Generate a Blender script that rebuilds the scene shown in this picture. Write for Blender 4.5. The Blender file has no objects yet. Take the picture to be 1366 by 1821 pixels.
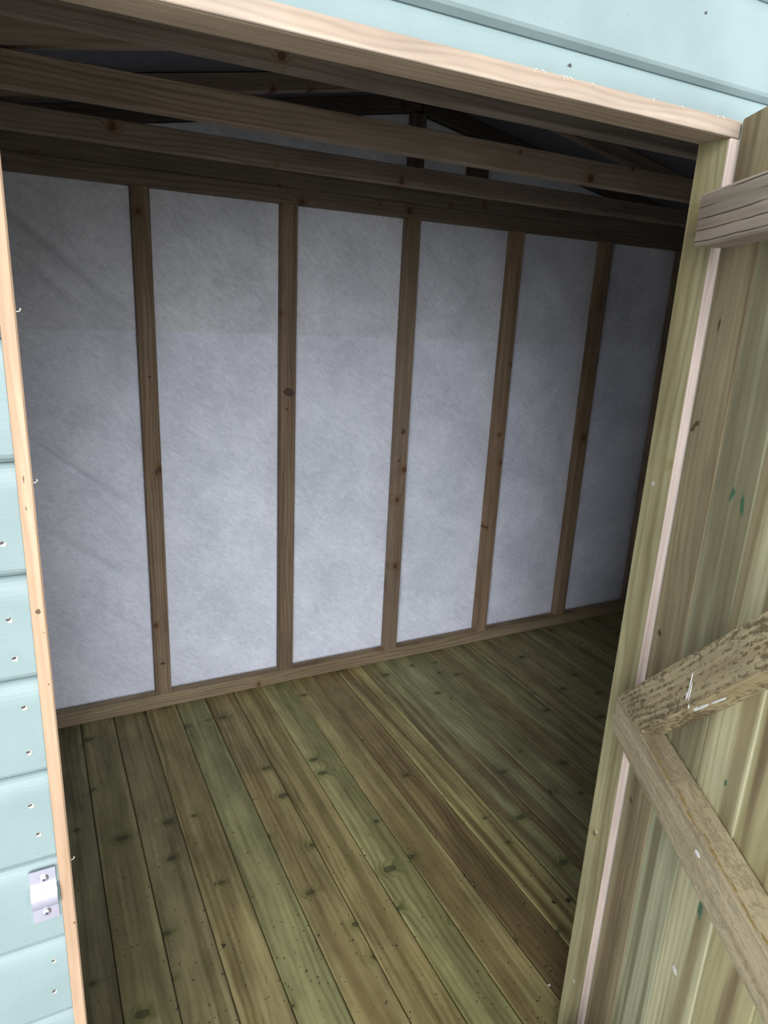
import bpy, bmesh, math, random
from mathutils import Vector, Matrix, noise as mnoise
random.seed(7)
SC = bpy.context.scene
COL = SC.collection

# ------------------------------------------------------------------ camera
FPX = 1216.16
yaw, pit, rol = 0.48714, 0.28750, 0.05060
CAM = Vector((-0.3444, -2.4590, 1.5385))
f = Vector((math.sin(yaw)*math.cos(pit), math.cos(yaw)*math.cos(pit), -math.sin(pit)))
r = Vector((math.cos(yaw), -math.sin(yaw), 0)); u = r.cross(f)
r2 = r*math.cos(rol)+u*math.sin(rol); u2 = -r*math.sin(rol)+u*math.cos(rol)
cd = bpy.data.cameras.new('camera'); cam = bpy.data.objects.new('camera', cd); COL.objects.link(cam)
cd.sensor_fit = 'VERTICAL'; cd.sensor_height = 24; cd.lens = FPX/1821*24; cd.clip_start = 0.01
M = Matrix((r2, u2, -f)).transposed().to_4x4(); M.translation = CAM
cam.matrix_world = M
SC.camera = cam

# ------------------------------------------------------------------ world: an overcast sky, brighter overhead
W = bpy.data.worlds.new('sky'); SC.world = W; W.use_nodes = True
wn = W.node_tree.nodes; wl = W.node_tree.links; wn.clear()
tc = wn.new('ShaderNodeTexCoord'); sp = wn.new('ShaderNodeSeparateXYZ'); wl.new(tc.outputs['Generated'], sp.inputs[0])
rp = wn.new('ShaderNodeValToRGB'); wl.new(sp.outputs['Z'], rp.inputs[0])
rp.color_ramp.elements[0].position = 0.0; rp.color_ramp.elements[0].color = (0.80, 0.83, 0.86, 1)
rp.color_ramp.elements[1].position = 1.0; rp.color_ramp.elements[1].color = (0.95, 0.97, 1.0, 1)
bg = wn.new('ShaderNodeBackground'); wl.new(rp.outputs[0], bg.inputs[0]); bg.inputs[1].default_value = 1.5
wo = wn.new('ShaderNodeOutputWorld'); wl.new(bg.outputs[0], wo.inputs[0])
# broad soft brightness of thin cloud where the sun is
sd = bpy.data.lights.new('cloud_sun', 'SUN'); sd.energy = 4.4; sd.angle = math.radians(52); sd.color = (0.94, 0.97, 1.0)
so = bpy.data.objects.new('cloud_sun', sd); COL.objects.link(so)
so.rotation_euler = Vector((0.33, 0.90, -0.33)).to_track_quat('-Z', 'Y').to_euler()
SC.view_settings.view_transform = 'Standard'; SC.view_settings.look = 'None'
SC.view_settings.gamma = 1; SC.view_settings.use_curve_mapping = False
SC.view_settings.exposure = 0.32

# ------------------------------------------------------------------ helpers
def lin(c):
    return tuple(((x/255)/12.92 if x/255 <= 0.04045 else ((x/255+0.055)/1.055)**2.4) for x in c)

def tag(o, label=None, cat=None, group=None, kind=None):
    if label: o['label'] = label
    if cat: o['category'] = cat
    if group: o['group'] = group
    if kind: o['kind'] = kind
    return o

def empty(name, loc, mat=None):
    o = bpy.data.objects.new(name, None); COL.objects.link(o)
    o.empty_display_size = 0.05
    if mat is not None: o.matrix_world = mat
    else: o.location = loc
    return o

class MB:
    """mesh builder in local coordinates with 'grain' (vector), 'tone' and 'tone2' (colour) point attributes"""
    def __init__(s): s.v = []; s.f = []; s.g = []; s.t = []; s.t2 = []
    def add(s, vs, fs, g=None, tone=(.5,.5,.5), tone2=None):
        o = len(s.v); s.v += [tuple(v) for v in vs]; s.f += [tuple(o+i for i in q) for q in fs]
        s.g += [tuple(x) for x in (g if g else vs)]
        s.t += [tone]*len(vs); s.t2 += [tone2 or tone]*len(vs)
    def build(s, name, mat, parent=None, smooth=False):
        me = bpy.data.meshes.new(name); me.from_pydata(s.v, [], s.f); me.update()
        a = me.attributes.new('grain', 'FLOAT_VECTOR', 'POINT'); a.data.foreach_set('vector', [c for p in s.g for c in p])
        for nm, d in (('tone', s.t), ('tone2', s.t2)):
            a = me.attributes.new(nm, 'FLOAT_COLOR', 'POINT'); a.data.foreach_set('color', [c for p in d for c in (p[0], p[1], p[2], 1.0)])
        me.materials.append(mat)
        bm = bmesh.new(); bm.from_mesh(me); bmesh.ops.recalc_face_normals(bm, faces=bm.faces); bm.to_mesh(me); bm.free()
        if smooth: me.polygons.foreach_set('use_smooth', [True]*len(me.polygons))
        o = bpy.data.objects.new(name, me); COL.objects.link(o)
        if parent: o.parent = parent
        return o

def timber(mb, p0, p1, w, t, wdir, tone, tone2=None, bev=0.002, seed=None, cut0=0.0, cut1=0.0, wob=0.0, n=None):
    """a sawn board from p0 to p1 (centre line): width w along wdir, thickness t across; bevelled arrises.
    cut0/cut1 skew the ends along the length per unit of width."""
    p0 = Vector(p0); p1 = Vector(p1); L = (p1-p0).length; d = (p1-p0).normalized()
    wd = Vector(wdir); wd = (wd - d*wd.dot(d)).normalized(); td = d.cross(wd)
    if seed is None: seed = random.random()*50
    hw, ht = w/2, t/2
    b = min(bev, hw*.4, ht*.4)
    prof = [(-hw+b,-ht),(hw-b,-ht),(hw,-ht+b),(hw,ht-b),(hw-b,ht),(-hw+b,ht),(-hw,ht-b),(-hw,-ht+b)]
    if n is None: n = max(1, int(L/0.05)) if wob else 1
    vs, gs, fs = [], [], []
    for k in range(n+1):
        x = L*k/n
        for (a, c) in prof:
            xx = x
            if k == 0: xx = x + cut0*a
            if k == n: xx = x + cut1*a
            aa, cc = a, c
            if wob:
                q = mnoise.noise(Vector((xx*6+seed, a*9, c*9)))*wob
                aa += q*(1 if a > 0 else -1); cc += mnoise.noise(Vector((xx*7-seed, a*9+5, c*9)))*wob*.6
            v = p0 + d*xx + wd*aa + td*cc
            vs.append(v); gs.append((xx+seed*3.7, a+seed*1.31, c+seed*0.77))
    m = len(prof)
    for k in range(n):
        for i in range(m):
            j = (i+1) % m
            fs.append((k*m+i, k*m+j, (k+1)*m+j, (k+1)*m+i))
    fs.append(tuple(range(m))[::-1]); fs.append(tuple(n*m+i for i in range(m)))
    mb.add(vs, fs, gs, tone, tone2)

def simple_timber(name, mat, p0, p1, w, t, wdir, tone, tone2=None, parent=None, **k):
    """builds it as its own object, local origin at p0"""
    mb = MB(); o0 = Vector(p0)
    timber(mb, (0, 0, 0), Vector(p1)-o0, w, t, wdir, tone, tone2, **k)
    o = mb.build(name, mat, parent); o.location = o0
    return o

# ------------------------------------------------------------------ materials
def newmat(name):
    m = bpy.data.materials.new(name); m.use_nodes = True
    nt = m.node_tree; b = nt.nodes['Principled BSDF']
    return m, nt, nt.nodes, nt.links, b

class N:
    """terse node wiring"""
    def __init__(s, nt): s.nt = nt
    def put(s, inp, v):
        if v is None: return
        if hasattr(v, 'is_output'): s.nt.links.new(v, inp)
        else: inp.default_value = v
    def math(s, op, a, b=None, c=None, clamp=False):
        n = s.nt.nodes.new('ShaderNodeMath'); n.operation = op; n.use_clamp = clamp
        for i, v in enumerate((a, b, c)): s.put(n.inputs[i], v)
        return n.outputs[0]
    def comb(s, x, y, z):
        n = s.nt.nodes.new('ShaderNodeCombineXYZ')
        for i, v in enumerate((x, y, z)): s.put(n.inputs[i], v)
        return n.outputs[0]
    def noise(s, vec, scale, detail=2.0, rough=.5, dist=0.0):
        n = s.nt.nodes.new('ShaderNodeTexNoise'); s.put(n.inputs['Vector'], vec); n.inputs['Scale'].default_value = scale
        n.inputs['Detail'].default_value = detail; n.inputs['Roughness'].default_value = rough; n.inputs['Distortion'].default_value = dist
        return n.outputs['Fac']
    def vor(s, vec, scale, dims='2D', feature='F1'):
        n = s.nt.nodes.new('ShaderNodeTexVoronoi'); n.voronoi_dimensions = dims; n.feature = feature
        s.put(n.inputs['Vector'], vec); n.inputs['Scale'].default_value = scale
        return n
    def ramp(s, v, lo, hi, a=0.0, b=1.0, smooth=True):
        n = s.nt.nodes.new('ShaderNodeMapRange'); n.interpolation_type = 'SMOOTHSTEP' if smooth else 'LINEAR'
        s.put(n.inputs[0], v)
        for i, x in enumerate((lo, hi, a, b)): n.inputs[i+1].default_value = x
        return n.outputs[0]
    def mix(s, fac, a, b, mode='MIX'):
        n = s.nt.nodes.new('ShaderNodeMix'); n.data_type = 'RGBA'; n.blend_type = mode
        s.put(n.inputs[0], fac)
        for i, v in ((6, a), (7, b)):
            if isinstance(v, tuple): v = (v[0], v[1], v[2], 1)
            s.put(n.inputs[i], v)
        return n.outputs[2]
    def attr(s, name):
        n = s.nt.nodes.new('ShaderNodeAttribute'); n.attribute_name = name; return n
    def bump(s, h, strength, dist=0.002):
        n = s.nt.nodes.new('ShaderNodeBump'); n.inputs['Strength'].default_value = strength
        n.inputs['Distance'].default_value = dist; s.put(n.inputs['Height'], h); return n.outputs[0]

def wood_mat(name, ring=.35, streak=.5, knots=.5, knot_col=(.07,.06,.03), knot_halo=(.12,.16,.08), speck=0.0, rough=.75,
             bump=.25, ringfreq=230., sawn=0.0, cracks=0.0, sawcol=(.125,.085,.038), knot_scale=6.0, spec=.2, kasp=1.0, blotch=.75):
    m, nt, nn, ll, bs = newmat(name); S = N(nt)
    g = S.attr('grain').outputs['Vector']; t1 = S.attr('tone').outputs['Color']; t2 = S.attr('tone2').outputs['Color']
    sx = nn.new('ShaderNodeSeparateXYZ'); ll.new(g, sx.inputs[0]); l, a, b = sx.outputs
    # knots in the plane of the face
    kv = S.vor(S.comb(l, S.math('MULTIPLY', a, kasp), 0.0), knot_scale)
    wob = S.noise(g, 60, 2)
    kd = S.math('ADD', kv.outputs['Distance'], S.math('MULTIPLY', S.math('SUBTRACT', wob, .5), .05))
    ks = nn.new('ShaderNodeSeparateColor'); ll.new(kv.outputs['Color'], ks.inputs[0])
    pick = S.math('GREATER_THAN', ks.outputs[0], 1-knots)
    size = S.math('MULTIPLY_ADD', ks.outputs[1], .05, .022)
    near = S.math('DIVIDE', kd, size)
    core = S.math('MULTIPLY', S.ramp(near, 1.15, .75), pick)
    halo = S.math('MULTIPLY', S.ramp(near, 4.2, 1.0), pick)
    ringk = S.math('MULTIPLY', S.math('MULTIPLY', S.ramp(near, .7, 1.0), S.ramp(near, 1.35, 1.05)), pick)
    # growth rings, pith off to one side, wandering along the length, deflected round the knots
    warp = S.noise(S.comb(S.math('MULTIPLY', l, 1.6), S.math('MULTIPLY', a, 7.0), S.math('MULTIPLY', b, 7.0)), 1.0, 3, .5)
    aa = S.math('ADD', a, S.math('MULTIPLY', S.math('SUBTRACT', warp, .5), .085))
    rad = S.math('ADD', aa, S.math('MULTIPLY', halo, .018))
    rr = S.math('MULTIPLY', rad, ringfreq)
    rings = S.math('SINE', S.math('ADD', rr, S.math('MULTIPLY', b, 60.)))
    rings = S.math('POWER', S.math('MULTIPLY_ADD', rings, .5, .5), 2.2)
    patch = S.ramp(S.noise(S.comb(S.math('MULTIPLY', l, 1.1), S.math('MULTIPLY', a, 14.0), b), 1.0, 2), .35, .65)
    rings = S.math('MULTIPLY', rings, S.math('MULTIPLY_ADD', patch, .75, .25))
    fine = S.noise(S.comb(S.math('MULTIPLY', l, 7.0), S.math('MULTIPLY', a, 330.0), S.math('MULTIPLY', b, 330.0)), 1.0, 3, .6)
    band = S.noise(S.comb(S.math('MULTIPLY', l, .8), S.math('MULTIPLY', a, 26.0), S.math('MULTIPLY', b, 20.0)), 1.0, 2.5, .55, .3)
    blot = S.noise(S.comb(S.math('MULTIPLY', l, 5.0), S.math('MULTIPLY', a, 16.0), S.math('MULTIPLY', b, 16.0)), 1.0, 4, .6)
    col = S.mix(S.ramp(band, .40, .60), t1, t2)
    col = S.mix(S.math('MULTIPLY', rings, ring), col, S.mix(1.0, col, (.45, .38, .27), 'MULTIPLY'))
    val = S.math('MULTIPLY_ADD', S.math('SUBTRACT', fine, .5), streak, 1.0)
    val = S.math('MULTIPLY', val, S.math('MULTIPLY_ADD', S.math('SUBTRACT', blot, .5), blotch, 1.0))
    col = S.mix(1.0, col, S.comb(val, val, val), 'MULTIPLY')
    col = S.mix(S.math('MULTIPLY', halo, .55), col, S.mix(1.0, col, tuple(3.2*c for c in knot_halo), 'MULTIPLY'))
    col = S.mix(S.math('MULTIPLY', core, .7), col, knot_col)
    col = S.mix(S.math('MULTIPLY', ringk, .55), col, tuple(c*.4 for c in knot_col))
    h = S.math('MULTIPLY_ADD', fine, .5, S.math('MULTIPLY', rings, -.35))
    if speck:
        sv = S.vor(S.comb(l, a, 0.0), 95.)
        sc = nn.new('ShaderNodeSeparateColor'); ll.new(sv.outputs['Color'], sc.inputs[0])
        sm = S.math('MULTIPLY', S.math('GREATER_THAN', sc.outputs[0], 1-speck), S.ramp(S.math('ADD', sv.outputs['Distance'], S.math('MULTIPLY', S.math('SUBTRACT', wob, .5), .25)), .26, .12))
        col = S.mix(S.math('MULTIPLY', sm, .85), col, (.03, .025, .015))
    if sawn:
        q = S.noise(S.comb(S.math('MULTIPLY', l, 80.0), S.math('MULTIPLY', a, 190.0), S.math('MULTIPLY', b, 190.)), 1.0, 5, .7, .4)
        q2 = S.noise(S.comb(S.math('MULTIPLY', l, 6.0), S.math('MULTIPLY', a, 10.0), b), 1.0, 2)
        row = S.math('SINE', S.math('ADD', S.math('MULTIPLY', aa, 520.), S.math('MULTIPLY', warp, 6.)))
        qq = S.math('ADD', S.math('ADD', q, S.math('MULTIPLY', row, .06)), S.math('MULTIPLY', S.math('SUBTRACT', q2, .5), .5))
        k = S.ramp(qq, .46, .66)
        col = S.mix(S.math('MULTIPLY', k, sawn), col, sawcol)
        h = S.math('ADD', h, S.math('MULTIPLY', k, -1.2))
    if cracks:
        cw = S.noise(S.comb(S.math('MULTIPLY', l, 5.0), S.math('MULTIPLY', a, 12.0), 0.0), 1.0, 3)
        cv = S.math('SINE', S.math('ADD', S.math('MULTIPLY', a, 400.), S.math('MULTIPLY', cw, 5.)))
        ck = S.math('MULTIPLY', S.ramp(cv, .93, .995), S.ramp(S.noise(S.comb(S.math('MULTIPLY', l, 6.0), S.math('MULTIPLY', a, 60.0), 0.0), 1.0, 2), .36, .5))
        col = S.mix(S.math('MULTIPLY', ck, cracks), col, (.03, .024, .018))
        h = S.math('ADD', h, S.math('MULTIPLY', ck, -2.5))
    ll.new(col, bs.inputs['Base Color']); bs.inputs['Roughness'].default_value = rough
    bs.inputs['Specular IOR Level'].default_value = spec
    ll.new(S.bump(h, bump), bs.inputs['Normal'])
    return m

M_floor = wood_mat('treated_floor_wood', kasp=.6, blotch=1.5, ring=.5, streak=.4, knots=.6, knot_col=(.045,.045,.025), knot_halo=(.15,.185,.12), speck=.03, rough=.6, bump=.25, ringfreq=330., knot_scale=7.5, spec=.25)
M_frame = wood_mat('brown_frame_wood', ring=.5, streak=.35, knots=.35, knot_col=(.06,.025,.012), knot_halo=(.24,.15,.09), rough=.8, ringfreq=420., knot_scale=7.)
M_post = wood_mat('green_treated_wood', ring=.4, streak=.3, knots=.25, knot_col=(.10,.07,.03), knot_halo=(.25,.20,.12), rough=.75, ringfreq=420., knot_scale=8.)
M_door = wood_mat('door_board_wood', ring=.30, streak=.35, knots=.12, knot_col=(.11,.08,.045), knot_halo=(.22,.24,.16), rough=.75, ringfreq=330., knot_scale=4.5)
M_rough = wood_mat('rough_sawn_wood', ring=.25, streak=.6, knots=0.0, sawn=.8, rough=.9, bump=.8)
M_rail = wood_mat('middle_rail_wood', ring=.4, streak=.55, knots=.2, knot_col=(.22,.13,.05), knot_halo=(.27,.22,.14), sawn=.14, sawcol=(.20,.13,.055), rough=.85, bump=.6)
M_ledge = wood_mat('weathered_ledge_wood', ring=.3, streak=.5, knots=.1, cracks=.85, rough=.9, bump=.7)
M_pine = wood_mat('bare_pine', ring=.22, streak=.2, knots=.28, knot_col=(.13,.04,.02), knot_halo=(.31,.22,.17), rough=.6, ringfreq=700., knot_scale=3.6)

def paint_mat():
    m, nt, nn, ll, bs = newmat('pale_blue_green_paint'); S = N(nt)
    g = S.attr('grain').outputs['Vector']
    sx = nn.new('ShaderNodeSeparateXYZ'); ll.new(g, sx.inputs[0]); l, a, b = sx.outputs
    fine = S.noise(S.comb(S.math('MULTIPLY', l, 6.0), S.math('MULTIPLY', a, 260.), 0.0), 1.0, 3, .6)
    cl = S.noise(g, 9, 3)
    col = S.mix(S.ramp(cl, .3, .7), (.19, .25, .25), (.215, .28, .28))
    col = S.mix(S.ramp(S.noise(g, 230, 2), .70, .74), col, (.17, .23, .21))
    ll.new(col, bs.inputs['Base Color']); bs.inputs['Roughness'].default_value = .42; bs.inputs['Specular IOR Level'].default_value = .4
    ll.new(S.bump(S.math('MULTIPLY_ADD', fine, .6, cl), .22, .002), bs.inputs['Normal'])
    return m
M_paint = paint_mat()

def fabric_mat(name, c1, c2):
    m, nt, nn, ll, bs = newmat(name); S = N(nt)
    t = nn.new('ShaderNodeTexCoord').outputs['Object']
    sx = nn.new('ShaderNodeSeparateXYZ'); ll.new(t, sx.inputs[0]); x, y, z = sx.outputs
    # fibres and cloudy thickness that run on the skew
    p = S.math('ADD', x, S.math('MULTIPLY', z, -.75)); q = S.math('ADD', z, S.math('MULTIPLY', x, .75))
    cloud = S.noise(S.comb(S.math('MULTIPLY', x, 4.), S.math('MULTIPLY', z, 4.), 0.0), 1.0, 5, .62, .4)
    fib = S.noise(S.comb(S.math('MULTIPLY', p, 22.), S.math('MULTIPLY', q, 60.), 0.0), 1.0, 5, .7, 1.2)
    fib2 = S.noise(S.comb(S.math('MULTIPLY', p, 160.), S.math('MULTIPLY', q, 60.), 0.0), 1.0, 3, .65, 1.5)
    v = S.math('ADD', S.math('MULTIPLY', S.math('SUBTRACT', cloud, .5), .9), S.math('MULTIPLY', S.math('SUBTRACT', fib, .5), .9))
    v = S.math('ADD', v, S.math('MULTIPLY', S.math('SUBTRACT', fib2, .5), .45))
    col = S.mix(S.ramp(v, -.28, .30, smooth=False), c1, c2)
    col = S.mix(S.math('MULTIPLY', S.ramp(S.noise(t, 34, 3, .6), .70, .78), .35), col, (.25, .25, .28))
    ll.new(col, bs.inputs['Base Color']); bs.inputs['Roughness'].default_value = .9
    bs.inputs['Specular IOR Level'].default_value = .15
    ll.new(S.bump(S.math('ADD', S.math('MULTIPLY', fib, .8), S.math('MULTIPLY', fib2, .5)), .25, .004), bs.inputs['Normal'])
    return m
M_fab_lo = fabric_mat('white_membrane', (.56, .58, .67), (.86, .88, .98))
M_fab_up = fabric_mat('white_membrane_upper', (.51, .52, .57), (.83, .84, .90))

def plain(name, col, rough=.8, metal=0.0, bumpn=None, scale=40.):
    m, nt, nn, ll, bs = newmat(name); S = N(nt)
    t = nn.new('ShaderNodeTexCoord').outputs['Object']
    n = S.noise(t, scale, 4, .6)
    c = S.mix(n, tuple(x*.8 for x in col), tuple(min(1, x*1.2) for x in col))
    ll.new(c, bs.inputs['Base Color']); bs.inputs['Roughness'].default_value = rough; bs.inputs['Metallic'].default_value = metal
    if bumpn: ll.new(S.bump(n, bumpn), bs.inputs['Normal'])
    return m
M_metal = plain('zinc_plated_steel', (.70, .68, .80), .28, 1.0, .08, 60)
M_dark = plain('dark_recess_metal', (.08, .07, .07), .5, .6)
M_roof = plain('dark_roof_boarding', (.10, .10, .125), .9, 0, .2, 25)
M_ground = plain('grey_paving', (.5, .5, .49), .9, 0, .3, 8)
M_debris = plain('dark_soil_flakes', (.028, .022, .014), .9)
M_white = plain('white_scuff', (.80, .80, .80), .7, 0, .2, 200)
M_red = plain('red_paint_fleck', (.55, .13, .11), .7)
M_green = plain('green_preservative_stain', (.07, .16, .09), .8)
M_knot = plain('dark_brown_knot', (.10, .055, .025), .7, 0, .2, 120)
M_studknot = plain('reddish_stud_knot', (.06, .028, .018), .7, 0, .2, 90)
M_fibre = plain('pale_wood_fibre', (.80, .70, .52), .7)
M_chip = plain('chipped_paint_edge', (.42, .42, .36), .6, 0, .3, 300)

# ------------------------------------------------------------------ shed dimensions (metres)
XL, XR = -0.535, 2.60          # inner faces of the side walls
YB, YF = 0.045, -1.655         # inner plane behind studs / inner plane of the front frame
YCL = -1.709                   # outer face of the cladding
ZP = 0.056; ZT = 1.876; ZT2 = 1.927; ZU = 1.982
APX = 1.035; APZ = 2.245; SL = 0.183
def roofz(x): return APZ + .052 - SL*abs(x-APX)

# ------------------------------------------------------------------ ground and floor
mb = MB(); mb.add([(-12,-14,-.12),(14,-14,-.12),(14,12,-.12),(-12,12,-.12)], [(0,1,2,3)])
tag(mb.build('ground', M_ground), 'grey paved ground outside the shed', None, None, 'structure')

B0, BP = -0.2764, 0.11575
floor_t = {-3:((92,86,64),(80,74,56)), -2:((88,84,62),(78,74,56)), -1:((92,88,66),(84,82,60)), 0:((112,104,72),(98,96,66)), 1:((104,94,66),(92,84,58)),
  2:((128,112,76),(112,98,64)), 3:((118,122,80),(108,114,76)), 4:((122,104,68),(112,92,60)), 5:((128,108,70),(106,92,56)),
  6:((134,132,86),(114,120,76)), 7:((128,112,72),(116,98,62)), 8:((104,80,50),(92,68,44)), 9:((140,134,84),(98,72,44)),
  10:((110,118,76),(98,80,56)), 11:((112,120,82),(96,84,60)), 12:((108,104,72),(104,110,74)), 13:((112,106,70),(98,88,58)), 14:((104,108,70),(96,84,58))}
mb = MB()
i = -3
while B0+i*BP < XR:
    x0 = max(B0+i*BP, XL-.01); x1 = min(B0+(i+1)*BP, XR+.01)
    t1, t2 = floor_t.get(i, random.choice([((112,104,72),(98,90,60)), ((104,102,70),(92,82,58)), ((108,96,66),(100,100,66))]))
    k = 1.62
    t1 = tuple(c*.62+m*.38 for c, m in zip(t1, (116,112,82))); t2 = tuple((c*.62+m*.38)*.92 for c, m in zip(t2, (106,100,68)))
    t1 = (t1[0]*.82+t1[1]*.18, t1[0]*.18+t1[1]*.80, t1[2]*1.0); t2 = (t2[0]*.84+t2[1]*.17, t2[0]*.15+t2[1]*.83, t2[2]*1.0)
    timber(mb, ((x0+x1)/2, -1.70, -.011), ((x0+x1)/2, .06, -.011), x1-x0-.0022, .022, (1,0,0),
           tuple(min(.9, c*k) for c in lin(t1)), tuple(min(.9, c*k) for c in lin(t2)), bev=.0028, seed=i*3.17+20)
    i += 1
# the tongue showing dark between the boards
mb.add([(XL-.01,-1.70,-.024),(XR+.01,-1.70,-.024),(XR+.01,.06,-.024),(XL-.01,.06,-.024)], [(0,1,2,3)], tone=(.05,.045,.03))
tag(mb.build('floor', M_floor), 'tongue and groove floor of green tinged treated boards', None, None, 'structure')

# ------------------------------------------------------------------ walls
def shiplap(mb, x0, x1, z0, z1, outer=YCL, poly=None):
    """horizontal shiplap boards with lips at LIP + n*PITCH, front faces on y=outer, scoops 9 mm deep"""
    PITCH, LIP = .1198, 1.858
    n0 = math.floor((z0-LIP)/PITCH)-1
    zb = LIP + n0*PITCH
    while zb < z1:
        lo, hi = zb, zb+PITCH
        pr = [(0.0, lo), (-.0018, lo+.0015), (-.0025, lo+.004)]
        sc = .033; top = hi
        pr = [(.013, lo-.0045), (.009, lo-.0035), (.002, lo+.002), (0.0, lo+.006)]
        pr.append((0.0, top-sc))
        for k in range(1, 9):
            a = k/8.
            pr.append((.012*(1-math.cos(a*math.pi/2)), top-sc+(sc-.0045)*math.sin(a*math.pi/2)))
        pr = [(y, min(max(z, z0), z1)) for y, z in pr]
        if pr[-1][1]-pr[0][1] > .0005:
            nx = 1; vs = []; gs = []; fs = []
            s = zb*13.7
            for xx in (x0, x1):
                for (y, z) in pr:
                    vs.append((xx, outer+y, z)); gs.append((xx+s, z+y, s))
            m = len(pr)
            for k in range(m-1): fs.append((k, m+k, m+k+1, k+1))
            mb.add(vs, fs, gs)
        zb += PITCH

# openings: door from XJL to XJR, up to ZL
XJL, XJR, ZL = -.347, .580, 1.797
XO0, XO1 = XL-.045, XR+.045
mb = MB()
shiplap(mb, XO0, -.3615, -.06, 1.8175)
shiplap(mb, XO0, XO1, 1.8175, 1.99)
shiplap(mb, .613, XO1, -.06, 1.8175)
# triangular gable of the front, course by course
z = 1.99
while z < APZ+.04:
    hw = (APZ+.052-z)/SL
    shiplap(mb, max(XO0, APX-hw), min(XO1, APX+hw), z, min(z+.02, APZ+.045)); z += .02
# boarding behind
def slab(mb, a, b):
    x0,y0,z0 = a; x1,y1,z1 = b
    v = [(x0,y0,z0),(x1,y0,z0),(x1,y1,z0),(x0,y1,z0),(x0,y0,z1),(x1,y0,z1),(x1,y1,z1),(x0,y1,z1)]
    mb.add(v, [(0,1,2,3),(4,5,6,7),(0,1,5,4),(1,2,6,5),(2,3,7,6),(3,0,4,7)])
tag(mb.build('wall_front', M_paint), 'pale blue green painted shiplap wall around the doorway', None, None, 'structure')
mb = MB()
slab(mb, (XO0, -1.6935, -.06), (-.372, -1.6895, 1.99)); slab(mb, (-.372, -1.6935, 1.866), (.622, -1.6895, 1.99)); slab(mb, (.622, -1.6935, -.06), (XO1, -1.6895, 1.99))
def gable_prism(mb, y0, y1, zb, drop=0.0):
    z0 = roofz(XO0)-drop; z2 = roofz(XO1)-drop; za = roofz(APX)-drop
    P = [(XO0,zb),(XO1,zb),(XO1,z2),(APX,za),(XO0,z0)]
    vs = [(x,y0,z) for x,z in P]+[(x,y1,z) for x,z in P]
    fs = [(0,1,2,3,4),(9,8,7,6,5)]+[(i,(i+1)%5,(i+1)%5+5,i+5) for i in range(5)]
    mb.add(vs, fs)
gable_prism(mb, -1.6935, -1.6895, 1.99, .004)
o = mb.build('wall_front_lining', plain('white_lining_dim', (.55,.55,.58))); tag(o, 'inner lining behind the painted shiplap front wall', None, None, 'structure')
for nm, x0, x1 in (('wall_left', XO0, XL), ('wall_right', XR, XO1)):
    mb = MB(); slab(mb, (x0, -1.69, -.06), (x1, .075, 1.985))
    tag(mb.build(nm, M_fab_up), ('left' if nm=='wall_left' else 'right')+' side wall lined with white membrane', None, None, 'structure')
mb = MB(); slab(mb, (XO0, .0755, -.06), (XO1, .09, 1.985)); gable_prism(mb, .0755, .09, 1.985, .004)
tag(mb.build('wall_back', M_paint), 'outer boarding of the back wall behind the membrane', None, None, 'structure')
# roof
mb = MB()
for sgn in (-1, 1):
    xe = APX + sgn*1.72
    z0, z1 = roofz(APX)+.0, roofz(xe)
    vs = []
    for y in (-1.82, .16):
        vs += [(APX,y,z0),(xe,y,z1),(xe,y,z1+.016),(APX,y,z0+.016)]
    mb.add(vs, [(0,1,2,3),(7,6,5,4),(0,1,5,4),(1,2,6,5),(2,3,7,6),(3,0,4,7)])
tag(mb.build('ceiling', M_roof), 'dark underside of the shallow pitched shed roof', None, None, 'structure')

# ------------------------------------------------------------------ membranes on the back wall
def membrane(name, z0f, z1, y0, mat, label, seed, gab=False):
    nx, nz = 330, 190
    x0, x1 = XL+.002, XR-.002
    me = MB(); vs = []
    for j in range(nz+1):
        for i in range(nx+1):
            x = x0+(x1-x0)*i/nx
            zt = z1 if not gab else min(roofz(x)-.055, 9)
            zb = z0f(x)
            z = zb+(zt-zb)*j/nz
            c = abs(((x-.029)/.5+.5) % 1.0 - .5)*2      # 0 at a stud, 1 mid-bay
            pin = min(1, c*3.2)*min(1, (z-.05)/.12)
            pin = max(0, pin)*min(1, max(0, abs(z-1.43)-.012)/.10)
            n1 = mnoise.noise(Vector((x*2.2+seed, z*1.6, 0)))
            d = (x*.62 + z*.8)
            n2 = mnoise.noise(Vector((d*8+seed, (x-z)*1.3, 3)))
            n3 = mnoise.noise(Vector((x*14, z*11, seed)))
            y = (n1*.011+n2*.0085+n3*.0022)*pin
            # tension folds in the left bay
            if x < .02:
                for (xa, za, wd, am) in ((-.34, 1.05, .022, .020), (-.30, .72, .025, .013), (-.3, 1.62, .03, .018), (-.3, 1.74, .03, .014), (-.2, .45, .02, .009)):
                    t = (z-za)+(x-xa)*.85
                    y += am*math.exp(-(t/wd)**2)*pin*max(0, 1-abs(x-xa-.12)/.35)
            # folds in the lower right corner of the last bay
            if x > 2.0:
                for k in range(4):
                    t = (z-.10-.035*k)-(x-2.3)*.55
                    y += .004*math.exp(-(t/.010)**2)*pin*max(0, min(1, (x-2.15)/.2))
            vs.append((x, max(y0+y-.002, .0475), z))
    fs = []
    w = nx+1
    for j in range(nz):
        for i in range(nx): fs.append((j*w+i, j*w+i+1, (j+1)*w+i+1, (j+1)*w+i))
    me.add(vs, fs)
    o = me.build(name, mat, None, True)
    tag(o, label, 'membrane')
    return o
membrane('breather_membrane', lambda x: .04, 1.434, .0585, M_fab_lo, 'white fibrous breather membrane covering the lower back wall behind the studs', 4.0)
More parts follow.
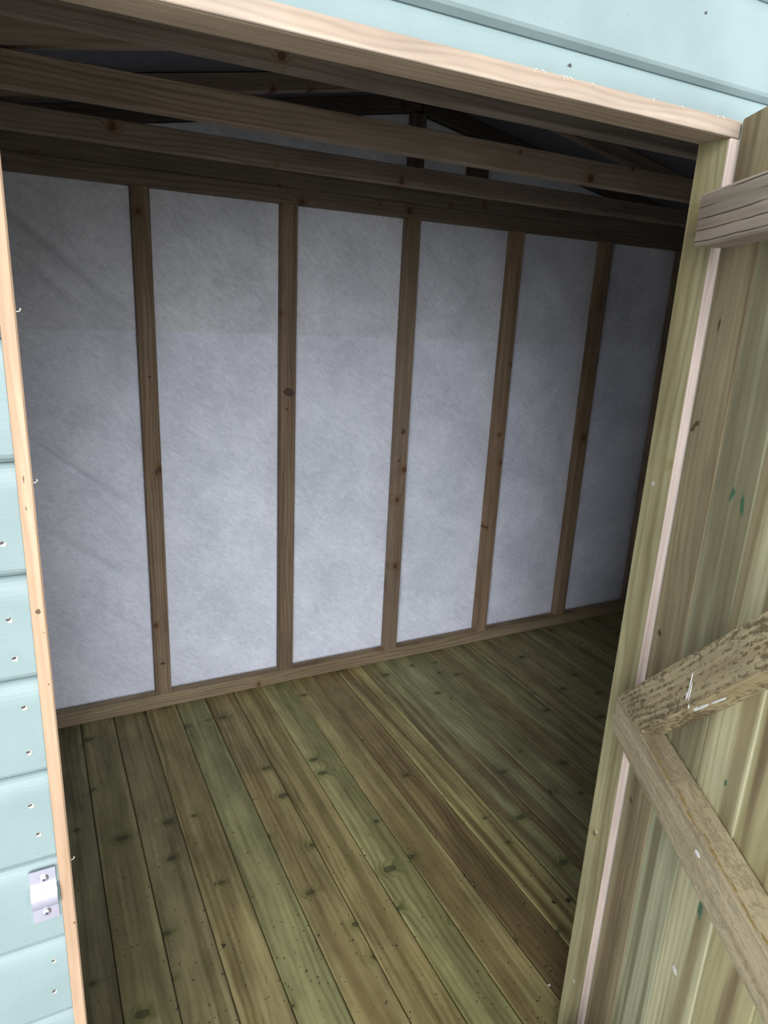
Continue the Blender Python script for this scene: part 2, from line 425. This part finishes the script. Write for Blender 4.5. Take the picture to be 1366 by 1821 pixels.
membrane('breather_membrane', lambda x: 1.427+.004*math.sin(x*3), 0, .052, M_fab_up, 'greyer upper sheet of membrane lapping over the lower one up into the gable', 9.0, True)

# ------------------------------------------------------------------ framing of the back wall
def T(c, k=1.0, s=.82):
    c = lin(c); m = sum(c)/3
    return tuple((m+(x-m)*s)*k for x in c)
br = [((140,118,92),(120,100,76)), ((126,104,80),(112,92,70)), ((132,112,90),(118,100,78)), ((150,122,92),(128,104,78)), ((146,120,92),(126,102,78)), ((142,122,98),(124,106,84))]
K = 1.02
ords = ['first','second','third','fourth','fifth']
stud_objs = []
zs0, zs1 = ZP+.0005, ZT-.0005
for k in range(0, 6):
    t1, t2 = br[k]
    x = k*.5+.029
    if k == 5: x = 2.529
    o = simple_timber('wall_stud', M_frame, (x, .0235, zs0), (x, .0235, zs1), .057, .044, (1,0,0), T(t1, K), T(t2, K), seed=11.3+k*2.9, bev=.0015)
    labs = ['leftmost brown upright stud against the white back wall membrane', 'second upright stud from the left with a dark knot above its middle',
            'third upright stud from the left on the back wall, in the middle of the doorway', 'fourth upright stud from the left on the back wall',
            'fifth upright stud from the left, last one fully clear of the doorway post', 'dim corner stud mostly hidden by the doorway post at the far right']
    tag(o, labs[k], 'stud', 'upright studs of the back wall')
    stud_objs.append(o)
o = simple_timber('bottom_plate', M_frame, (XL+.001, .0235, ZP/2), (XR-.001, .0235, ZP/2), ZP-.001, .045, (0,0,1), T((148,130,100),K), T((132,112,84),K), seed=3.1)
tag(o, 'long brown bottom plate running along the floor under the studs', 'timber')
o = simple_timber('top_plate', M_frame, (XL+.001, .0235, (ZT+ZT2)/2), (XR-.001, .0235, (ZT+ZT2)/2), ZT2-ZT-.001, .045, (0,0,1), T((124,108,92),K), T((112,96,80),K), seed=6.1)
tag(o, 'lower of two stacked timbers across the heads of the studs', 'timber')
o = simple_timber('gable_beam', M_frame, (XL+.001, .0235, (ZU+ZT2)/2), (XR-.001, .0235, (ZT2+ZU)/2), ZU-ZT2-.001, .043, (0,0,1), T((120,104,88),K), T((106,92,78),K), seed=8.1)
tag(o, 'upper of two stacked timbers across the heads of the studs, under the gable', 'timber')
for x, w, lab in ((1.029, .055, 'short gable post in line with the third stud, above the stacked timbers'), (1.31, .083, 'broader short gable post to the right of the peak, above the stacked timbers')):
    zt = roofz(x)-.056
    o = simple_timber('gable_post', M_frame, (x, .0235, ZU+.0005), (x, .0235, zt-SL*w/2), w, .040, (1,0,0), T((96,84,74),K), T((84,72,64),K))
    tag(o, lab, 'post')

# ------------------------------------------------------------------ roof trusses
def truss(y, t, h, label, toneA, toneB, seed, posts=True, wd=.04):
    toneA = tuple(c*1.4 for c in toneA); toneB = tuple(c*1.4 for c in toneB)
    root = empty('roof_truss', (0, y, ZT2)); tag(root, label, 'roof truss', 'roof trusses crossing the shed')
    L = Vector((0, y, ZT2))
    def part(nm, a, b, w, tt, wdir, s):
        mb = MB(); timber(mb, Vector(a)-L, Vector(b)-L, w, tt, wdir, toneA, toneB, seed=s, bev=.0015)
        return mb.build(nm, M_frame, root)
    part('tie_beam', (XL+.001, y, ZT2+h/2), (XR-.001, y, ZT2+h/2), h, t, (0,0,1), seed)
    for sgn in (-1, 1):
        xe = XL+.06 if sgn < 0 else XR-.06
        a = (APX+sgn*.002, y, roofz(APX)-.0265); b = (xe, y, roofz(xe)-.0265)
        part('rafter', a, b, .047, t, (0,0,1), seed+sgn*2.3)
    return root
truss(-1.165, .042, .058, 'nearest roof truss, its tie beam just behind the top of the doorway', T((122,108,94),K), T((106,94,82),K), 5.5)
truss(-.725, .042, .064, 'middle roof truss, its tie beam broad and brown across the view', T((136,118,98),K), T((122,104,86),K), 14.5)
truss(-.305, .040, .058, 'farthest roof truss, its tie beam in front of the stacked timbers', T((118,102,88),K), T((104,90,78),K), 24.5)
# rafters against the back gable
for sgn, lab in ((-1, 'back gable rafter sloping up from the left'), (1, 'back gable rafter sloping down to the right')):
    xe = XL+.01 if sgn < 0 else XR-.01
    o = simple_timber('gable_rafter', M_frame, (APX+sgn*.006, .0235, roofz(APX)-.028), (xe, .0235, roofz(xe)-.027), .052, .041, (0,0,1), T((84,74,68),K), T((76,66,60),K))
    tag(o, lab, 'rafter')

# ------------------------------------------------------------------ door frame
fr = empty('door_frame', (XJR, -1.68, 0)); tag(fr, 'green tinged treated timber frame lining the doorway', 'door frame')
L = Vector((XJR, -1.68, 0))
def fpart(nm, mat, a, b, w, t, wdir, t1, t2, **k):
    mb = MB(); timber(mb, Vector(a)-L, Vector(b)-L, w, t, wdir, t1, t2, **k); return mb.build(nm, mat, fr)
yc = (-1.7085-1.657)/2; dpt = 1.7085-1.657
fpart('jamb', M_post, (XJR+.007, yc, -.02), (XJR+.007, yc, ZL), dpt, .014, (0,1,0), T((160,153,112),.9,.85), T((142,133,92),.88,.85), seed=2.2, bev=.001)
fpart('jamb', M_post, (XJR+.033, -1.673, -.02), (XJR+.033, -1.673, ZL), .036, .036, (0,1,0), T((150,142,104),1.05), T((140,130,92),1.05), seed=4.2, bev=.001)
fpart('jamb', M_post, (XJL-.024, -1.670, -.02), (XJL-.024, -1.670, ZL), .046, .044, (0,1,0), T((150,142,104),1.05), T((140,130,92),1.05), seed=7.2, bev=.001)
fpart('head', M_frame, (XJL-.013, yc, ZL+.0107), (XJR+.013, yc, ZL+.0107), dpt-.002, .021, (0,1,0), T((158,138,112),1.1), T((146,126,100),1.1), seed=9.2, bev=.001)
fpart('head', M_frame, (XJL-.04, -1.673, ZL+.043), (XJR+.04, -1.673, ZL+.043), .030, .042, (0,1,0), T((150,128,100),.9), T((140,118,90),.9), seed=12.2, bev=.001)

def trim(name, x0, x1, z0, z1, y0, y1, along, label, t1, t2, seed):
    if along == 'z': o = simple_timber(name, M_pine, ((x0+x1)/2, (y0+y1)/2, z0), ((x0+x1)/2, (y0+y1)/2, z1), x1-x0, y1-y0, (1,0,0), t1, t2, bev=.0018, seed=seed, wob=.0002)
    else: o = simple_timber(name, M_pine, (x0, (y0+y1)/2, (z0+z1)/2), (x1, (y0+y1)/2, (z0+z1)/2), z1-z0, y1-y0, (0,0,1), t1, t2, bev=.0035, seed=seed, wob=.0003)
    return tag(o, label, None, None, 'structure')
pc = (.46, .325, .225); pc2 = (.38, .255, .165)
trim('trim_1', -.3612, XJL, -.06, 1.797, -1.7135, -1.702, 'z', 'pale bare pine strip down the left side of the doorway', pc, pc2, 1.17)
trim('trim_2', -.3612, .5945, 1.7975, 1.8195, -1.7135, -1.7087, 'x', 'pale bare pine strip across the top of the doorway', (.44,.37,.30), (.34,.265,.205), 3.3)
trim('trim_3', XJR, .5985, -.06, 1.7965, -1.7125, -1.7087, 'z', 'pinkish bare pine strip down the right side beside the door hinge edge', (.74,.64,.60), (.70,.57,.51), 5.17)

# ------------------------------------------------------------------ door, opened outward towards the camera
PH = math.radians(28)
hinge = Vector((.588, -1.7205, 0))
du = Vector((-math.sin(PH), -math.cos(PH), 0)); dn = Vector((-math.cos(PH), math.sin(PH), 0)); dz = Vector((0,0,1))
DM = Matrix((du, dz, -dn if False else dn)).transposed().to_4x4()   # local x = along door, y = up, z = towards inner side
DM.translation = hinge
# keep it right-handed: u x z
if DM.to_3x3().determinant() < 0:
    pass
door = empty('door_1', hinge); door['kind'] = 'structure'
tag(door, 'open ledged and braced shed door showing its unpainted inner face', None)
def DL(uu, z, off=0.0):   # offset from hinge in world axes
    return du*uu + dz*z + dn*off
# boards: pieces across each board with their own tones (sapwood green, heartwood brown)
BT = .015
door_t = [((130,116,88),(160,147,114)), ((138,132,102),(180,182,148)), ((158,146,110),(204,200,160)), ((140,124,92),(188,180,134)),
          ((184,180,136),(160,150,108)), ((140,128,92),(160,150,108)), ((176,172,130),(150,140,100)), ((150,140,100),(140,128,92)), ((170,166,124),(150,140,104))]
DW = .115
for k in range(8):
    mb = MB()
    t1, t2 = door_t[k]
    a = k*DW; b = min((k+1)*DW, .925)
    # board with tongue shoulder: body plus thin V edge
    timber(mb, DL((a+b)/2, .005, -BT/2), DL((a+b)/2, 1.82, -BT/2), b-a-.0016, BT, du, T(t1, 1.06, .93), T(t2, 1.06, .93), bev=.0025, seed=31+k*5.3)
    o = mb.build('board', M_door, door)
# painted outer face with its pale edge showing at the hinge side
mb = MB(); timber(mb, DL(.4615, .004, -BT-.002), DL(.4615, 1.8205, -BT-.002), .925, .003, du, (.5,.5,.5), bev=.0005)
mb.build('painted_outer_face', M_paint, door)['label'] = 'pale blue green painted outer face'
mb = MB(); timber(mb, DL(-.0012, .005, -BT/2-.001), DL(-.0012, 1.82, -BT/2-.001), .0012, BT+.001, du, (.5,.5,.5), bev=.0002)
mb.build('painted_edge', M_chip, door)['label'] = 'thin whitish painted edge'
# ledges
LT = .045
def dpart(nm, mat, u0, z0, u1, z1, w, t1, t2, **k):
    mb = MB(); timber(mb, DL(u0, z0, LT/2+.0006), DL(u1, z1, LT/2+.0006), w, LT-.0006, dz if abs(z1-z0) < .3 else dz, t1, t2, **k)
    return mb.build(nm, mat, door)
o = dpart('ledge', M_ledge, .013, 1.684, .90, 1.684, .072, T((172,156,138),.95), T((158,144,126),.95), seed=17.3, wob=.0012, bev=.003, cut0=-.05); o['label'] = 'weathered grey brown top ledge with long dark cracks'
o = dpart('ledge', M_rail, .006, .863, .90, .863, .072, T((196,180,142),.95), T((170,154,120),.95), seed=22.3, wob=.0008, bev=.0025); o['label'] = 'pale yellowish middle ledge with ochre streaks'
o = dpart('ledge', M_rail, .006, .052, .90, .052, .072, T((176,162,120),1.0), T((158,140,104),1.0), seed=28.3)
# braces cut to fit between the ledges
def brace(z0, z1, mat, t1, t2, seed, label=None):
    # lower-left corner at (.005,z0); rises at 41.9 deg
    sl = .897; ang = math.atan(sl); vg = .102
    ua = .005; u_cut = ua+vg/sl
    uT = ua+(z1-z0)/sl; 
    P = [(ua, z0), (u_cut, z0)]
    uend = .895
    ut = min(uend, ua+(z1-z0)/sl)
    ztop = z0+(uend-ua)*sl
    if ztop <= z1: P += [(uend, z0+(uend-u_cut)*sl), (uend, ztop)]
    else: P += [(min(uend, u_cut+(z1-z0)/sl), z1), (ua+(z1-z0)/sl, z1)]
    mb = MB(); nn_ = 18
    # subdivide along the length for a slightly rough outline
    lo = [(P[1][0]+(P[2][0]-P[1][0])*i/nn_, P[1][1]+(P[2][1]-P[1][1])*i/nn_) for i in range(nn_+1)]
    hi = [(P[0][0]+(P[3][0]-P[0][0])*i/nn_, P[0][1]+(P[3][1]-P[0][1])*i/nn_) for i in range(nn_+1)]
    vs, gs, fs = [], [], []
    ca, sa = math.cos(ang), math.sin(ang)
    e = .002
    for i in range(nn_+1):
        j1 = mnoise.noise(Vector((i*.9, seed, 0)))*.0012; j2 = mnoise.noise(Vector((i*.9, seed, 7)))*.0012
        a_ = Vector(lo[i])+Vector((sa, -ca))*j1; b_ = Vector(hi[i])+Vector((-sa, ca))*j2
        dd = (b_-a_).normalized()*e
        ring = [(a_, .0006), (a_, LT-e), (a_+dd, LT), (b_-dd, LT), (b_, LT-e), (b_, .0006)]
        for q, off in ring:
            vs.append(DL(q.x, q.y, off)); gs.append((q.x*ca+q.y*sa+seed, -q.x*sa+q.y*ca+seed*.3, off+seed*.7))
    for i in range(nn_):
        for k in range(6):
            kk = (k+1) % 6
            fs.append((i*6+k, i*6+kk, (i+1)*6+kk, (i+1)*6+k))
    fs.append(tuple(range(6))); fs.append(tuple(nn_*6+k for k in range(6))[::-1])
    mb.add(vs, fs, gs, t1, t2)
    o = mb.build('brace', mat, door)
    if label: o['label'] = label
    return o
brace(.9, 1.647, M_rough, T((182,166,124),.95), T((170,152,110),.95), 3.7, 'rough sawn diagonal brace blotched with brown, chalk marked near its foot')
brace(.0885, .8265, M_rough, T((172,156,118),.95), T((160,142,104),.95), 8.7)

# marks on the door
def blob(name, mat, parent, c, du_, dv_, dn_, w, h, th=.0006, seed=0, n=14, rot=0.0, jag=.25):
    """irregular thin fleck"""
    mb = MB(); vs = []
    cs, sn = math.cos(rot), math.sin(rot)
    for lay, k in ((0, 1.0), (th, .8)):
        for i in range(n):
            a = 2*math.pi*i/n
            q = 1+jag*mnoise.noise(Vector((math.cos(a)*2+seed, math.sin(a)*2, seed)))*2
            x = math.cos(a)*w/2*q*k; y = math.sin(a)*h/2*q*k
            vs.append(c + du_*(x*cs-y*sn) + dv_*(x*sn+y*cs) + dn_*lay)
    vs.append(c+dn_*(th*1.05))
    fs = [(i, (i+1)%n, n+(i+1)%n, n+i) for i in range(n)]+[(n+i, n+(i+1)%n, 2*n) for i in range(n)]
    fs.append(tuple(range(n))[::-1])
    mb.add(vs, fs)
    return mb.build(name, mat, parent, False)
F = LT+.0001
for (uu, z, w, h, rt, s) in ((.250,1.072,.0018,.026,-.05,1), (.2535,1.058,.002,.026,-.05,2), (.249,1.053,.0014,.018,-.05,3), (.257,1.036,.0025,.006,0,4), (.246,1.046,.0016,.012,.1,6)):
    blob('chalk_mark', M_white, door, DL(uu, z, F+.0005), du, dz, dn, w, h, .0007, s, rot=rt)
for (uu, z, w, h, rt, s) in ((.292,1.0575,.040,.0035,.73,5), (.325,1.087,.045,.0028,.73,6), (.277,1.045,.018,.005,.73,7)):
    blob('chalk_mark', M_white, door, DL(uu, z, F+.0005), du, dz, dn, w, h, .0007, s, rot=rt)
blob('chalk_mark', M_white, door, DL(.352, .877, F+.0008), du, dz, dn, .014, .007, .0007, 8)
blob('white_fleck', M_white, door, DL(.282, .596, .0002), du, dz, dn, .015, .009, .001, 9)
for (uu, z, w, h, s) in ((.303,.950,.006,.010,11), (.310,.745,.011,.034,12)):
    blob('green_stain', M_green, door, DL(uu, z, .0001), du, dz, dn, w, h, .0003, s, jag=.5)
for (uu, z, w, h, s, rt, m) in ((.172,1.318,.010,.020,13,-.3,M_green), (.203,1.310,.010,.034,14,.25,M_green), (.020,1.388,.034,.010,15,.6,M_knot), (.026,1.036,.014,.012,16,0,M_knot),
                                (.040,1.54,.006,.022,17,0,M_knot), (.030,.70,.012,.010,18,0,M_knot)):
    blob('knot', m, door, DL(uu, z, .0001), du, dz, dn, w, h, .0003, s, rot=rt, jag=.4)
M_ochre = plain('ochre_resin_stain', (.30, .20, .065), .8, 0, .3, 150)
rng = random.Random(4)
for i in range(16):
    uu = .17+i*.022+rng.uniform(-.006, .006)
    blob('resin_stain', M_ochre, door, DL(uu, .8990, LT-.003-rng.uniform(0, .006)), du, dn, dz, rng.uniform(.012, .030), rng.uniform(.002, .0045), .0004, 60+i, jag=.5)
for (k, x, z, w, h) in ((1,.530,1.224,.044,.030),(1,.522,1.16,.010,.008),(2,1.031,1.056,.022,.020),(2,1.018,.935,.012,.012),(0,.031,1.281,.010,.008),(0,.040,.95,.010,.030),(0,.030,.191,.014,.012),(3,1.506,.958,.009,.009),(4,2.055,1.36,.010,.010)):
    so_ = stud_objs[k]
    blob('knot', M_studknot, so_, Vector((x, .0235-.0221, z))-so_.location, Vector((1,0,0)), Vector((0,0,1)), Vector((0,-1,0)), w, h, .0003, x*9+z, rot=-.3, jag=.35)
# nail heads in the jamb face and red flecks on the strip
for (y, z, s) in ((-1.683,1.70,1), (-1.676,1.28,2), (-1.675,.83,3), (-1.678,.57,4), (-1.684,.19,5)):
    blob('nail', M_chip, fr, Vector((XJR-.0001, y, z))-L, Vector((0,1,0)), Vector((0,0,1)), Vector((-1,0,0)), .006, .009, .0006, s)

# ------------------------------------------------------------------ nail marks in the shiplap
k = 0
for (x, z) in ((-.380,1.294),(-.382,1.210),(-.381,1.165),(-.3775,1.105),(-.378,1.048),(-.382,.979),(-.378,.938),(-.377,.748),(-.380,.700)):
    k += 1
    c = Vector((x, YCL-.0001, z))
    rt = empty('nail_hole', c)
    tag(rt, None, 'nail'); rt['group'] = 'nail holes in the painted shiplap'
    blob('chipped_paint', M_chip, rt, Vector((.0008,0,-.0006)), Vector((1,0,0)), Vector((0,0,1)), Vector((0,-1,0)), .0062, .0068, .0006, k, rot=.4)
    blob('nail_head', M_dark, rt, Vector((-.0004,-.0006,.0008)), Vector((1,0,0)), Vector((0,0,1)), Vector((0,-1,0)), .0046, .0030, .0003, k+20, rot=.4)
    rt['label'] = ['topmost nail hole in the left shiplap, close to the photo edge', 'nail hole in the left shiplap, upper of the pair in its board', 'nail hole in the left shiplap, lower of the pair in its board',
                   'nail hole just under a board joint left of the doorway', 'nail hole low in the same board, above the next board joint', 'nail hole in the upper half of the board above the metal bracket',
                   'nail hole in the lower half of the board above the metal bracket', 'pale nail hole below the metal bracket', 'small dark nail hole lowest on the left shiplap'][k-1]
for (x, z, lab) in ((.277,1.8335,'nail dent in the painted board edge above the doorway'), (.494,1.933,'nail dent in the painted board above the door top')):
    c = Vector((x, YCL-.0001, z)); o = blob('nail_dent', M_dark, None, Vector((0,0,0)), Vector((1,0,0)), Vector((0,0,1)), Vector((0,-1,0)), .006, .004, .0004, x*30, jag=.5)
    o.location = c; tag(o, lab, 'nail')

# ------------------------------------------------------------------ metal keeper bracket on the left wall
bx0, bx1, bz0, bz1 = -.3925, -.3645, .815, .889
br_ = empty('saddle_bracket', ((bx0+bx1)/2, YCL, .852)); tag(br_, 'shiny zinc saddle bracket screwed to the painted wall left of the doorway', 'bracket')
prof = []
hb = .0225; rb = .0115
prof += [(0.0, .037), (0.0, .0145)]
for i in range(0, 13):
    a = math.pi*i/12
    prof.append((.0005+.0105*math.sin(a)**.8, .0135*math.cos(a)))
prof += [(0.0, -.0145), (0.0, -.037)]
mb = MB(); vs = []; fs = []; tk = .0018; hw = (bx1-bx0)/2
m = len(prof)
def nrm(i):
    a = prof[max(0, i-1)]; b = prof[min(m-1, i+1)]
    t = Vector((b[0]-a[0], b[1]-a[1])).normalized(); return Vector((-t.y, t.x))*(-1)
for i, (o_, z) in enumerate(prof):
    n_ = nrm(i)
    if n_.x < 0 and i in (0, 1, m-1, m-2): n_ = -n_
    for xx in (-hw, hw):
        vs.append((xx, -(o_+.0006), z))
    for xx in (-hw, hw):
        vs.append((xx, -(o_+.0006+tk*abs(n_.x)), z+tk*n_.y*(1 if n_.x > 0 else -1)))
for i in range(m-1):
    a, b = i*4, (i+1)*4
    fs += [(a,a+1,b+1,b), (a+2,b+2,b+3,a+3), (a,b,b+2,a+2), (a+1,a+3,b+3,b+1)]
fs += [(0,2,3,1), ((m-1)*4, (m-1)*4+1, (m-1)*4+3, (m-1)*4+2)]
mb.add(vs, fs); o = mb.build('strap', M_metal, br_)
for z, dx in ((.0245, .0015), (-.0245, .0005)):
    mb = MB(); vs = []; fs = []; nn_ = 20
    for j, (rr_, hh) in enumerate(((.0052, .0), (.0050, .0012), (.0036, .0024), (.0018, .0029))):
        for i in range(nn_):
            a = 2*math.pi*i/nn_; vs.append((dx+rr_*math.cos(a), -(.0026+hh), z+rr_*math.sin(a)))
    for j in range(3):
        for i in range(nn_): fs.append((j*nn_+i, j*nn_+(i+1)%nn_, (j+1)*nn_+(i+1)%nn_, (j+1)*nn_+i))
    fs.append(tuple(3*nn_+i for i in range(nn_)))
    mb.add(vs, fs); s = mb.build('screw', M_metal, br_, True)
    mb = MB()
    for rt in (.5, .5+math.pi/2):
        c, s_ = math.cos(rt), math.sin(rt); l_, w_ = .0022, .0005
        P = [(l_*c-w_*s_, l_*s_+w_*c), (-l_*c-w_*s_, -l_*s_+w_*c), (-l_*c+w_*s_, -l_*s_-w_*c), (l_*c+w_*s_, l_*s_-w_*c)]
        vs = [(dx+p[0], -.0054, z+p[1]) for p in P]+[(dx+p[0], -.0057, z+p[1]) for p in P]
        mb.add(vs, [(0,1,2,3),(7,6,5,4),(0,1,5,4),(1,2,6,5),(2,3,7,6),(3,0,4,7)])
    mb.build('cross_slot', M_dark, s)

# ------------------------------------------------------------------ floor litter
mb = MB()
for i in range(900):
    x = random.uniform(-.30, 1.25); y = random.uniform(-1.62, -.55)
    if random.random() < .35: x = random.uniform(-.1, .8); y = random.uniform(-1.62, -1.15)
    s = random.choice([.0007, .0009, .0012, .0012, .0016, .0022, .0035])*random.uniform(.7, 1.2); n_ = 5; rt = random.random()*6
    vs = [(x+s*random.uniform(.5,1.3)*math.cos(rt+2*math.pi*k/n_), y+s*random.uniform(.3,.9)*math.sin(rt+2*math.pi*k/n_), .0003) for k in range(n_)]+[(x, y, .0003+s*.4)]
    mb.add(vs, [(k,(k+1)%n_,n_) for k in range(n_)]+[tuple(range(n_))[::-1]])
tag(mb.build('debris', M_debris), 'scattered dark specks of soil and sawdust on the floorboards', 'debris', None, 'stuff')
def leaf(x, y, s, rt, label, pts=7):
    mb = MB(); vs = []; n_ = pts*2
    for lay in (0.0004, .0012):
        for i in range(n_):
            a = 2*math.pi*i/n_+rt; q = s*(1.0 if i % 2 == 0 else .35)*random.uniform(.7, 1.2)
            vs.append((q*math.cos(a), q*math.sin(a), lay+abs(math.sin(i*2.1))*.001))
    mb.add(vs, [(i,(i+1)%n_,n_+(i+1)%n_,n_+i) for i in range(n_)]+[tuple(range(n_))[::-1], tuple(n_+i for i in range(n_))])
    o = mb.build('leaf_fragment', M_debris); o.location = (x, y, 0); tag(o, label, 'leaf')
leaf(.862, -1.384, .012, .3, 'small dark jagged leaf scrap on a green floorboard near the doorway post')
leaf(.819, -1.372, .008, 1.3, 'small round dark scrap left of the jagged leaf scrap', 4)
leaf(-.03, -1.13, .008, 2.0, 'thin dark scrap lying on the floorboards left of centre', 3)
o = blob('white_crumb', M_white, None, Vector((0,0,0)), Vector((1,0,0)), Vector((0,1,0)), Vector((0,0,1)), .006, .005, .002, 3); o.location = (.648, -1.557, .0005); tag(o, 'tiny white crumb on a floorboard close to the foot of the doorway post', 'crumb')

# ------------------------------------------------------------------ wood fibres on the strips
def curl(parent_loc, pts, rad=.00035):
    mb = MB(); vs = []; fs = []
    for i, p in enumerate(pts):
        for k in range(4):
            a = k*math.pi/2; vs.append((p[0]+rad*math.cos(a), p[1], p[2]+rad*math.sin(a)))
    for i in range(len(pts)-1):
        for k in range(4): fs.append((i*4+k, i*4+(k+1)%4, (i+1)*4+(k+1)%4, (i+1)*4+k))
    mb.add(vs, fs); return mb
for (x, z, w, h, sd_) in ((-.3545,1.217,.0052,.0055,1),(-.351,1.192,.0012,.0015,2),(-.3515,1.130,.0014,.0022,3),(-.350,.800,.0028,.0026,4),(-.355,1.36,.0010,.007,5),(-.3555,1.33,.0008,.005,6)):
    tp = bpy.data.objects['trim_1']
    blob('knot', M_knot, tp, Vector((x, -1.7136, z))-tp.location, Vector((1,0,0)), Vector((0,0,1)), Vector((0,-1,0)), w, h, .0002, sd_, jag=.3)
t1o = bpy.data.objects['trim_1']; t2o = bpy.data.objects['trim_2']
for (x, z) in ((XJL, 1.355), (XJL, 1.52), (XJL, .89)):
    b0 = Vector((x, -1.710, z))-t1o.location
    pts = [(b0.x+.004*math.sin(i*.35), b0.y+.0002*i, b0.z+.002*(1-math.cos(i*.35))) for i in range(7)]
    curl(None, pts).build('wood_fibre', M_fibre, t1o)
for x in (.225, .232, .262, .268, .275, .31, .42, .47, .545, .553):
    b0 = Vector((x, -1.7140, 1.8185))-t2o.location; s = random.choice((-1, 1)); q = random.uniform(.7, 1.4)
    pts = [(b0.x+s*q*.0035*math.sin(i*.4), b0.y-.0002*i, b0.z-q*.0025*(1-math.cos(i*.4))+.001) for i in range(6)]
    curl(None, pts, .0003).build('wood_fibre', M_fibre, t2o)
